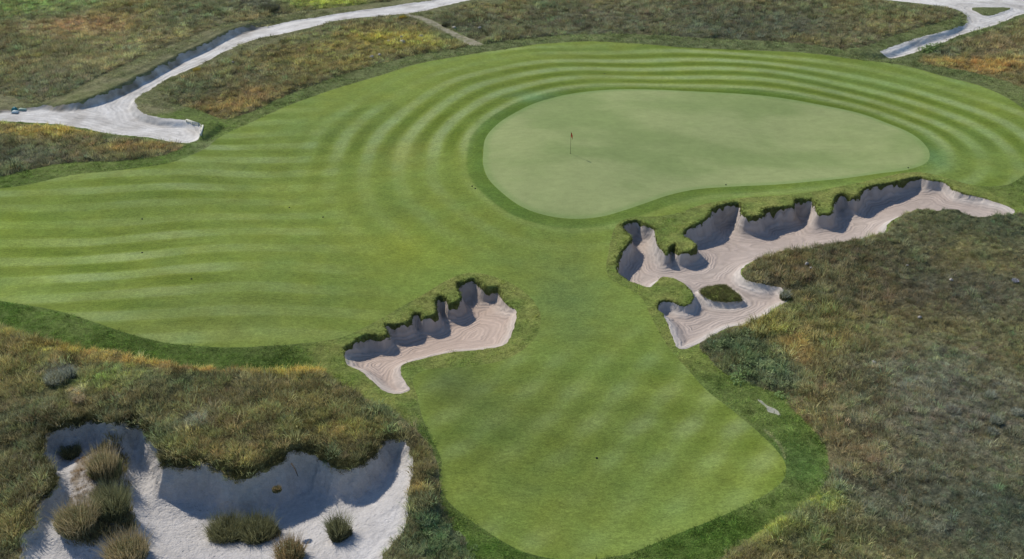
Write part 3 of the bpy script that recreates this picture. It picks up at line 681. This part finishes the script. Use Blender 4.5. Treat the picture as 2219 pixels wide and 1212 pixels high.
for k in range(7):
    sel = (own == k) & (val + 0.18 * nz > 0.0) & (gs < 0.03)
    x, y = px_[sel], py_[sel]; n = len(x)
    z = gsample(Z, x, y) - 0.03
    far = sstep(70, 140, y)
    edge = 1 - sstep(0.0, 0.9, val[sel])
    clump = fbm(x, y, 2.2, 55, 3); c12 = fbm(x, y, 9, 57, 2)
    s = (0.74 + 0.30 * clump + 0.25 * c12 + rng.normal(0, .26, n)) * (1 + 0.25 * far)
    if k == 5:       # the right rough is thinner and shorter towards the lower right
        qx, qy = P(1850, 800); thin = sstep(0, 1, (x - qx) / 9 + (qy - y) / 30 + 0.3)
        s = s * (1 - 0.42 * thin)
    s = np.where(rng.uniform(0, 1, n) < .06, s * 1.5, s)
    s = np.clip(s, .3, 1.55) * (1 - 0.25 * edge)
    tint = fes_colour(x, y) * TUFT_K
    tint = tint * np.clip(1 + rng.normal(0, .42, (n, 1)), .25, 1.8) * (1 + rng.normal(0, .07, (n, 3)))
    straw = rng.uniform(0, 1, n) < 0.10
    tint[straw] = tint[straw] * .4 + lin(150, 135, 95) * .9
    pick = rng.integers(0, 6, n)
    lw = leafy_w(x, y) > rng.uniform(0.1, 1.8, n)
    pick[lw] = rng.integers(6, 8, lw.sum()); 
    tint[lw] = (lin(96, 107, 74) * 1.8)[None] * np.clip(1 + rng.normal(0, .5, (lw.sum(), 1)), .2, 2.2); s = np.where(lw, s * rng.uniform(.35, .8, n), s)
    scatter('fescue_grass', labels_f[k], x, y, z, np.stack([s * rng.uniform(.9, 1.3, n), s * rng.uniform(.9, 1.3, n), s * rng.uniform(.8, 1.15, n)], 1), pick, tint)
# coarse tufts in the mown rough
bs_ = gsample(S_bnk, px_, py_); mr = (val < -0.02) & (gs < -0.08) & (py_ < 140) & (rng.uniform(0, 1, len(px_)) < .2 + .8 * sstep(-1.0, -4.6, bs_))
x, y = px_[mr], py_[mr]
# denser near the camera
ex, ey = candidates(60000, 33, 80)
g2 = gsample(sand_any, ex, ey); f2 = gsample(S_fes, ex, ey); b2 = gsample(S_bnk, ex, ey); kk = (g2 < -0.08) & (f2 < 0) & (rng.uniform(0, 1, len(ex)) < .15 + .85 * sstep(-1.0, -4.6, b2))
x = np.concatenate([x, ex[kk]]); y = np.concatenate([y, ey[kk]]); n = len(x)
z = gsample(Z, x, y) - 0.02
s = np.clip(rng.normal(0.9, .25, n) + 0.4 * fbm(x, y, 2.5, 61, 2), .35, 1.8) * (1 + .8 * sstep(100, 130, y))
tint = np.stack([gsample(col_mr[..., c], x, y) for c in range(3)], 1) * 2.35 * np.clip(1 + rng.normal(0, .38, (n, 1)), .3, 2)
pick = rng.integers(8, 10, n)
lw = leafy_w(x, y) > rng.uniform(0.2, 1.8, n); pick[lw] = rng.integers(6, 8, lw.sum()); tint[lw] = (lin(92, 110, 68) * 1.8)[None] * (1 + rng.normal(0, .25, (lw.sum(), 1)))
scatter('coarse_grass', 'short coarse grass of the mown rough around fairway and bunkers', x, y, z, np.stack([s, s, s], 1), pick, tint)
# shaggy grass hanging over the deep bunker lips
def lip(Wp, name, label, tall, dmin, kcol, dens=10):
    xs_, ys_, ss = [], [], []
    for i in range(len(Wp)):
        a, b = Wp[i], Wp[(i + 1) % len(Wp)]
        if a[2] < dmin: continue
        L = math.hypot(*(b - a)[:2]); k = rng.poisson(L * dens * 2)
        t = rng.uniform(0, 1, k); off = rng.normal(-0.02, 0.14, k)
        nx, ny = -(b - a)[1] / (L + 1e-9), (b - a)[0] / (L + 1e-9)
        xs_.append(a[0] + (b - a)[0] * t + nx * off); ys_.append(a[1] + (b - a)[1] * t + ny * off); ss.append(rng.uniform(.6, 1.2, k) * (0.6 + 0.35 * min(a[2], 1.5)))
    x = np.concatenate(xs_); y = np.concatenate(ys_); s = np.concatenate(ss) * tall; n = len(x)
    g = np.maximum.reduce([gsample(S_sand_w, x, y), gsample(S_sand_a, x, y), gsample(S_sand_b, x, y)])
    k = g < 0.03; x, y, s = x[k], y[k], s[k]; n = len(x)
    tint = (kcol[None] * (1 + rng.normal(0, .22, (n, 1))))
    scatter(name, label, x, y, gsample(Z, x, y) - 0.03, np.stack([s, s, s], 1), rng.integers(4, 6, n), tint, tilt=.35)
lip(W_ba, 'lip_grass', 'shaggy grass hanging over the upper lip of the boot shaped bunker', .36, .45, lin(92, 100, 52) * 1.3)
lip(W_bb, 'lip_grass', 'shaggy grass hanging over the lips of the long winding bunker', .36, .45, lin(92, 98, 52) * 1.3)
lip(W_wa, 'lip_grass', 'tall fescue fringe on the bank above the white sand', .85, .6, lin(90, 90, 60) * 1.4, 18)
lip(np.hstack([W_ib[:, :2], np.full((len(W_ib), 1), 1.0)]), 'lip_grass', 'dark shaggy grass covering the little island in the winding bunker', .6, .45, lin(100, 100, 64) * 1.7, 14)
# grass on the island top
ix, iy = W_ib[:, 0].mean(), W_ib[:, 1].mean()
x = rng.uniform(W_ib[:, 0].min(), W_ib[:, 0].max(), 260); y = rng.uniform(W_ib[:, 1].min(), W_ib[:, 1].max(), 260)
k = gsample(S_ib, x, y) > 0.02; x, y = x[k], y[k]; n = len(x); s = rng.uniform(.45, .8, n)
scatter('island_grass', 'tufty grass on top of the little island in the winding bunker', x, y, gsample(Z, x, y) - .02, np.stack([s, s, s], 1), rng.integers(4, 6, n), lin(104, 104, 66)[None] * 1.7 * (1 + rng.normal(0, .2, (n, 1))))
for nm_, lab_, WW, SS, thr, kk_, cc_ in [('hummock_grass', 'irregular brown and green scrub covering the right side of the sandy hummock', W_hm, S_hm, 0.45, 700, lin(100, 96, 68) * 2.3)]:
    x = rng.uniform(WW[:, 0].min(), WW[:, 0].max(), kk_); y = rng.uniform(WW[:, 1].min(), WW[:, 1].max(), kk_)
    cx_ = P(205, 1040)[0]
    k = (gsample(SS, x, y) > 0.1) & (fbm(x, y, 1.2, 88, 2) + 0.55 * (x - cx_) > 0.05); x, y = x[k], y[k]; n = len(x); s = rng.uniform(.7, 1.5, n)
    scatter(nm_, lab_, x, y, gsample(Z, x, y) - .03, np.stack([s, s, s], 1), rng.integers(0, 6, n), cc_[None] * np.clip(1 + rng.normal(0, .35, (n, 1)), .3, 2))
# straw on the hummock in the white sand
x = rng.uniform(W_hm[:, 0].min(), W_hm[:, 0].max(), 900); y = rng.uniform(W_hm[:, 1].min(), W_hm[:, 1].max(), 900)
k = (gsample(S_hm, x, y) + .3 * gsample(n1, x, y) > 0.3) & (rng.uniform(0, 1, 900) < .55); x, y = x[k], y[k]; n = len(x); s = rng.uniform(.25, .6, n)
scatter('dead_grass', 'sparse straw coloured grass on the sandy hummock in the white sand', x, y, gsample(Z, x, y) - .02, np.stack([s, s, s], 1), rng.integers(0, 4, n), lin(150, 128, 92)[None] * 1.2 * (1 + rng.normal(0, .2, (n, 1))))

# ------------------------------------------------------------------ single things
def empty(name, loc, label, cat, group=None, rz=0):
    o = bpy.data.objects.new(name, None); scene.collection.objects.link(o); o.location = loc; o.rotation_euler = (0, 0, rz)
    o.empty_display_size = 0.3
    return tag(o, label, cat, group)
def at(px, py, dz=0.0):
    x, y = P(px, py); z = 0
    for _ in range(6):                      # walk the sight line onto the real surface
        z = float(gsample(Z, np.array([x]), np.array([y]))[0])
        u = (px - 1109.5) / FPX; v = (606.0 - py) / FPX
        t = (z - HC) / (-sp + v * cp); x, y = t * u, t * (cp + v * sp)
    return x, y, z + dz
def flat(name, col, rough=0.6):
    m_, t, b, out = new_mat(name)
    tc = N(t, 'ShaderNodeTexCoord'); nz_ = noise(t, tc.outputs['Object'], 12, 3)
    rgb = N(t, 'ShaderNodeRGB'); rgb.outputs[0].default_value = (*col, 1)
    t.links.new(scale_col(t, rgb.outputs[0], mapr(t, nz_, .3, .7, .8, 1.15)), b.inputs['Base Color']); b.inputs['Roughness'].default_value = rough
    return m_
def bush(px, py, wpx, hpx, label, col, tip=None, group=None, name='grass_bush', cat='bush', upright=False, grey=False):
    x, y, z = at(px, py); k = ppm(px, py); R = wpx / k / 2; H = hpx / k * 0.92
    r = np.random.default_rng(int(px * 7 + py))
    root = empty(name, (x, y, z - .04), label, cat, group)
    nb = int(np.clip(2600 * R * R + 420, 200, 3500))
    ncl = 1 if R < .3 else int(r.integers(6, 10))
    parts = []
    for q_ in range(ncl):
        if ncl == 1: ox = oy = 0; kr = kh = 1.0
        else:
            a_ = 2 * math.pi * (q_ + r.uniform(0, .6)) / ncl; d_ = R * r.uniform(.15, .72)
            ox, oy = math.cos(a_) * d_, math.sin(a_) * d_ * .8; kr = r.uniform(.28, .50); kh = r.uniform(.4, 1.15)
        bv, bt, bs = blades(int(nb / ncl), R * kr, H * .4 * kh, H * kh, .028 + .012 * R, .25 if upright else .42, 3, r, dome=True)
        bv = bv + np.array([ox, oy, 0]); parts.append((bv, bt, bs * r.uniform(.8, 1.2)))
    v, t, s = merge(parts); nb = int(nb / ncl) * ncl
    c = np.clip(np.array(col)[None] * (1 + r.normal(0, .15, (nb, 1))), 0, 1); per = len(v) // nb
    c = np.repeat(c, per, 0)
    def colr(c): return ('FLOAT_COLOR', np.hstack([np.clip(c, 0, 1), np.ones((len(c), 1))]).astype(np.float32))
    mesh_np('foliage', v, t, False, {'shade': ('FLOAT', s.astype(np.float32)), 'tint': colr(c)}, M['blade_o'], root)
    nb = int(nb * .30)
    v, t, s = blades(nb, R * .8, H * .7, H * 1.2, .02, .3 if upright else .45, 3, r)
    c = np.repeat(np.clip(np.array(tip if tip is not None else col)[None] * (1 + r.normal(0, .18, (nb, 1))), 0, 1), per, 0)
    mesh_np('stalks', v, t, False, {'shade': ('FLOAT', s.astype(np.float32)), 'tint': colr(c)}, M['blade_o'], root)
    if R > 0.35:
        v, t, s = leaves(int(900 * R), R * .85, H * .85, .10, r)
        mesh_np('leaves', v, t, False, {'shade': ('FLOAT', s.astype(np.float32)), 'tint': colr(np.repeat(np.array(col)[None] * .8, len(v), 0))}, M['blade_o'], root)
    return root
OL = lin(98, 98, 70) * 2.4; ST = lin(140, 128, 98) * 2.0; GY = lin(124, 126, 112) * 2.3; YE = lin(140, 126, 58) * 2.0; DK = lin(80, 82, 60) * 2.3; RU = lin(128, 112, 80) * 1.9
gw = 'bushes standing in the white sand'
bush(735, 1163, 54, 68, 'round grass bush standing alone in white sand, right of all the others', DK, OL, gw)
bush(490, 1160, 96, 50, 'wide low bush in white sand, left of the touching pair', DK, OL, gw)
bush(560, 1162, 92, 54, 'wide bush in white sand, right half of the touching pair', DK, OL, gw)
bush(628, 1208, 72, 56, 'rusty tipped bush at the bottom edge just right of the touching pair', OL, RU, gw)
bush(278, 1208, 105, 66, 'straw topped bush at the bottom edge below the sandy hummock', OL, ST, gw)
bush(228, 1030, 70, 74, 'tall upright straw and green tuft on the top of the sandy hummock', OL, ST, gw, 'grass_tuft', 'tuft', True)
bush(245, 1112, 84, 72, 'dark bush on the lower right of the sandy hummock', DK, OL, gw)
bush(170, 1142, 100, 64, 'brownish spreading bush at the foot of the sandy hummock', OL, ST, gw)
bush(155, 985, 50, 30, 'small low tuft at the top left of the sandy hummock', DK, OL, gw, 'grass_tuft', 'tuft')
bush(600, 1062, 20, 12, 'tiny brown plant in the shaded white sand under the bank', DK, RU, gw, 'grass_tuft', 'tuft')
gs_ = 'pale sagebrush in the right rough'
bush(2145, 860, 24, 17, 'pale sagebrush in the right rough, highest of the right edge group', GY, GY, gs_, 'sagebrush', 'bush')
bush(2203, 898, 26, 17, 'pale sagebrush closest to the right edge', GY, GY, gs_, 'sagebrush', 'bush')
bush(2157, 918, 26, 20, 'dark grey sagebrush in the middle of the right edge group', lin(96, 100, 88) * 2.0, GY, gs_, 'sagebrush', 'bush')
bush(2150, 940, 24, 16, 'dark grey sagebrush, lowest of the right edge group', lin(92, 98, 84) * 1.9, GY, gs_, 'sagebrush', 'bush')
bush(2064, 893, 32, 16, 'low brownish grey shrub left of the pale sagebrush group', lin(102, 98, 86) * 2.0, GY, gs_, 'sagebrush', 'bush')
bush(2199, 612, 14, 10, 'small shrub with whitish tips near the right edge, below the winding bunker', lin(90, 104, 100) * 1.3, lin(215, 210, 222), None, 'flowering_shrub', 'bush')
bush(122, 826, 52, 22, 'large grey sagebrush in the lower left rough', lin(112, 112, 90) * 2.2, GY, 'sagebrush in the lower left rough', 'sagebrush', 'bush')
bush(152, 818, 28, 28, 'dark bluish sagebrush touching the large grey one', lin(92, 98, 88) * 1.9, GY, 'sagebrush in the lower left rough', 'sagebrush', 'bush')
bush(172, 872, 26, 20, 'cream coloured dead tuft below the grey sagebrush', lin(180, 165, 130), lin(200, 185, 150), None, 'grass_tuft', 'tuft')
bush(585, 22, 46, 16, 'dark purple grey shrub at the top edge above the dirt road', lin(82, 82, 76) * 1.9, DK, None, 'shrub', 'bush')
bush(967, 56, 20, 9, 'dark shrub beside the stony path', lin(60, 62, 58) * 1.2, DK, None, 'shrub', 'bush')
bush(873, 40, 16, 8, 'golden tuft between the dirt road and the stony path', YE, YE, None, 'grass_tuft', 'tuft')
bush(428, 156, 18, 12, 'yellow green tuft at the road bend', YE, YE, None, 'grass_tuft', 'tuft')
bush(1812, 962, 26, 18, 'brown tuft at the edge of the right rough beside dark mown grass', OL, RU, None, 'grass_tuft', 'tuft')
bush(1700, 648, 22, 26, 'grey green bush at the right tip of the winding bunker', DK, GY, None, 'shrub', 'bush')

# flagstick
def tube(pts, r0, r1, seg=10):
    pts = np.array(pts, float); V_, T_ = [], []
    for i, p in enumerate(pts):
        d = pts[min(i + 1, len(pts) - 1)] - pts[max(i - 1, 0)]; d /= np.linalg.norm(d)
        a = np.cross(d, [0.3, 1, 0.2]); a /= np.linalg.norm(a); b = np.cross(d, a)
        r_ = r0 + (r1 - r0) * i / (len(pts) - 1)
        for k in range(seg):
            t = 2 * math.pi * k / seg; V_.append(p + (a * math.cos(t) + b * math.sin(t)) * r_)
    for i in range(len(pts) - 1):
        for k in range(seg):
            a, b = i * seg + k, i * seg + (k + 1) % seg; T_ += [(a, b, b + seg), (a, b + seg, a + seg)]
    c0, c1 = len(V_), len(V_) + 1; V_ += [pts[0], pts[-1]]
    for k in range(seg):
        T_ += [(c0, (k + 1) % seg, k), (c1, (len(pts) - 1) * seg + k, (len(pts) - 1) * seg + (k + 1) % seg)]
    return np.array(V_), np.array(T_)
def box(c, s, rz=0, bev=0.0):
    c = np.array(c); s = np.array(s) / 2
    v = []
    for z in (-1, 1):
        for a, b in ((-1, -1), (1, -1), (1, 1), (-1, 1)):
            x, y = a * s[0], b * s[1]; v.append((c[0] + x * math.cos(rz) - y * math.sin(rz), c[1] + x * math.sin(rz) + y * math.cos(rz), c[2] + z * s[2]))
    t = [(0, 2, 1), (0, 3, 2), (4, 5, 6), (4, 6, 7)] + [q_ for i in range(4) for q_ in ((i, (i + 1) % 4, (i + 1) % 4 + 4), (i, (i + 1) % 4 + 4, i + 4))]
    return np.array(v), np.array(t)
fx, fy, fz = at(1236, 333)
fl = empty('flagstick', (fx, fy, fz), 'thin flagstick with a small red flag standing in the pale putting green', 'flagstick')
mesh_np('pole', *tube([(0, 0, -.1), (0, 0, 1.0), (0, 0, 2.13)], .016, .011, 8), True, None, flat('dark_pole_paint', (.05, .055, .03), .4), fl)
fv, ft = [], []
for i in range(9):
    for j in range(5):
        u_, v_ = i / 8, j / 4
        fv.append((0.02 + .20 * u_ * .6, -.18 * u_ + .05 * math.sin(u_ * 6 + v_), 2.1 - .42 * v_ - .26 * u_ * u_))
for i in range(8):
    for j in range(4):
        a = i * 5 + j; ft += [(a, a + 5, a + 6), (a, a + 6, a + 1)]
fv = np.array(fv)
both = np.concatenate([fv, fv + [.006, .006, 0]]); n = len(fv); tt = np.concatenate([np.array(ft), np.array(ft)[:, ::-1] + n])
up = fv[:, 2] > 99
fo = mesh_np('flag', both, tt, True, None, flat('red_flag_cloth', (.45, .05, .02), .8), fl)
mesh_np('hole_cup', *tube([(0, 0, -.12), (0, 0, .004)], .054, .054, 16), True, None, flat('dark_cup', (.02, .02, .02), .8), fl)

# edging timbers at the end of the road spur
white = flat('weathered_white_timber', (.62, .62, .52), .7)
def rail(p0, p1, label):
    a, b = np.array(at(*p0)), np.array(at(*p1)); zz = max(a[2], b[2]) + .12; L = math.hypot(*(b - a)[:2]); rz = math.atan2(b[1] - a[1], b[0] - a[0])
    c = (a + b) / 2
    r = empty('edging_board', (c[0], c[1], min(a[2], b[2])), label, 'edging board', 'white edging boards at the end of the road spur', rz)
    dz = zz - min(a[2], b[2])
    v, t = box((0, 0, dz - .08), (L, .14, .26)); mesh_np('board', v, t, False, None, white, r)
    for s in (-1, 0, 1):
        v, t = box((s * (L / 2 - .12), -.115, dz - .22), (.08, .08, .5)); mesh_np('stake', v, t, False, None, white, r)
rail((404, 262), (432, 271), 'white edging board slanting along the back of the road spur end, left one')
rail((440, 274), (436, 295), 'white edging board across the very end of the road spur, beside the fairway')
# sprinkler heads
cup = flat('dark_green_plastic', (.012, .018, .008), .5)
gh = 'dark sprinkler heads set in the turf'
spr = None
for px, py, lab in [(1023,404,'upper left one of two close sprinkler heads left of the green'),(1030,409,'lower right one of two close sprinkler heads left of the green'),(1310,160,'dark sprinkler head in the striped fairway behind the green'),
        (308,475,'dark sprinkler head in the upper part of the left fairway'),(415,605,'dark sprinkler head low in the middle of the left fairway'),(308,548,'dark sprinkler head at mid height of the left fairway'),(627,450,'dark sprinkler head in the left fairway under the road spur, left of two'),(700,471,'dark sprinkler head right of its neighbour in the left fairway'),
        (1293,993,'dark sprinkler head alone in the lower fairway'),(1968,364,'dark sprinkler head at the right end of the green'),(1573,401,'dark sprinkler head at the lower edge of the green')]:
    x, y, z = at(px, py)
    if spr is None:
        v, t = tube([(0, 0, -.05), (0, 0, .012), (0, 0, .02)], .075, .07, 16)
        base = mesh_np('sprinkler_head', v, t, True, None, cup)
        v, t = tube([(0, 0, .018), (0, 0, .05)], .045, .04, 12)
        nz_o = mesh_np('nozzle', v, t, True, None, cup, base); spr = (base, nz_o); o = base
    else:
        o = spr[0].copy(); scene.collection.objects.link(o); c_ = spr[1].copy(); scene.collection.objects.link(c_); c_.parent = o
    o.location = (x, y, z + .005); tag(o, lab, 'sprinkler head', gh)
# pale stones
st = flat('pale_limestone', (.40, .38, .35), .9)
stones = [(873,94,14,'largest pale stone in the rough between road and fairway'),(913,81,11,'long cream stone above the largest pale stone'),(823,121,9,'pale stone low in the upper left rough patch'),(806,126,11,'flat pale stone at the lower edge of the upper left rough patch'),(985,62,9,'white stone on the right edge of the stony path'),(842,92,9,'small pale stone left of the largest pale stone'),
          (870,82,8,'small cream stone just above the largest pale stone'),(1040,62,9,'white stone right of the stony path'),(505,137,7,'small white stone beside the road bend'),(1748,574,10,'white stone in the right rough near the winding bunker'),(1757,583,8,'smaller grey stone just right of the white one near the winding bunker'),(1966,577,6,'tiny pale stone in the right rough below the bunker arm'),(2061,609,9,'pale stone in the brown part of the right rough'),(1992,690,10,'lone tan stone lower in the brown right rough'),
          (1893,787,9,'white stone at the left end of the grey grass in the right rough')]
for px, py, wpx, lab in stones:
    x, y, z = at(px, py); r = wpx / ppm(px, py) / 2; rr = np.random.default_rng(px)
    seg, rg = 10, 6; v, t = [], []
    for i in range(rg + 1):
        th = math.pi * i / rg
        for j in range(seg):
            ph = 2 * math.pi * j / seg; k = r * (1 + rr.normal(0, .22))
            v.append((k * math.sin(th) * math.cos(ph), k * .75 * math.sin(th) * math.sin(ph), k * .6 * math.cos(th)))
    for i in range(rg):
        for j in range(seg):
            a, b = i * seg + j, i * seg + (j + 1) % seg; t += [(a, a + seg, b + seg), (a, b + seg, b)]
    o = mesh_np('stone', np.array(v), np.array(t), False, None, st); o.location = (x, y, z + .2 * r + .06); o.rotation_euler = (0, 0, rr.uniform(0, 3)); tag(o, lab, 'stone', 'pale stones lying in the rough')
# teal bundle by the road
x, y, z = at(32, 239)
tb = empty('tarp_bundle', (x, y, z), 'small crumpled teal and white bundle at the roadside near the left edge', 'tarp')
def crumple(w_, d_, h_, seed):
    r = np.random.default_rng(seed); v, t = [], []; n_ = 9
    for i in range(n_):
        for j in range(n_):
            a, b = i / (n_ - 1) * 2 - 1, j / (n_ - 1) * 2 - 1; e = max(abs(a), abs(b))
            v.append((a * w_ / 2, b * d_ / 2, h_ * (1 - e ** 3) * (0.75 + .5 * r.uniform()) - (.05 if e > .99 else 0)))
    for i in range(n_ - 1):
        for j in range(n_ - 1):
            a = i * n_ + j; t += [(a, a + n_, a + n_ + 1), (a, a + n_ + 1, a + 1)]
    return np.array(v), np.array(t)
tb.scale = (.7, .7, .7)
v, t = crumple(.75, .8, .45, 1); o = mesh_np('teal_sheet', v, t, False, None, flat('teal_tarp', (.03, .20, .22), .5), tb)
v, t = crumple(1.0, .7, .22, 2); o = mesh_np('white_sheet', v, t, False, None, flat('white_tarp', (.55, .65, .65), .6), tb); o.location = (.35, -.75, 0)
v, t = crumple(1.3, .6, .2, 3); o = mesh_np('white_sheet', v, t, False, None, flat('pale_green_tarp', (.30, .42, .34), .6), tb); o.location = (1.0, .25, 0)
# driftwood sticking out of the shaded bank
a, b = np.array(at(632, 1008)), np.array(at(646, 1034))
o = mesh_np('dead_root', *tube([a + [0, 0, .12], (a + b) / 2 + [.03, 0, .13], b + [0, 0, .05]], .045, .02, 7), True, None, flat('dark_wood', (.05, .04, .03), .9))
tag(o, 'dark dead root lying down the shaded sand bank in the lower left', 'root')
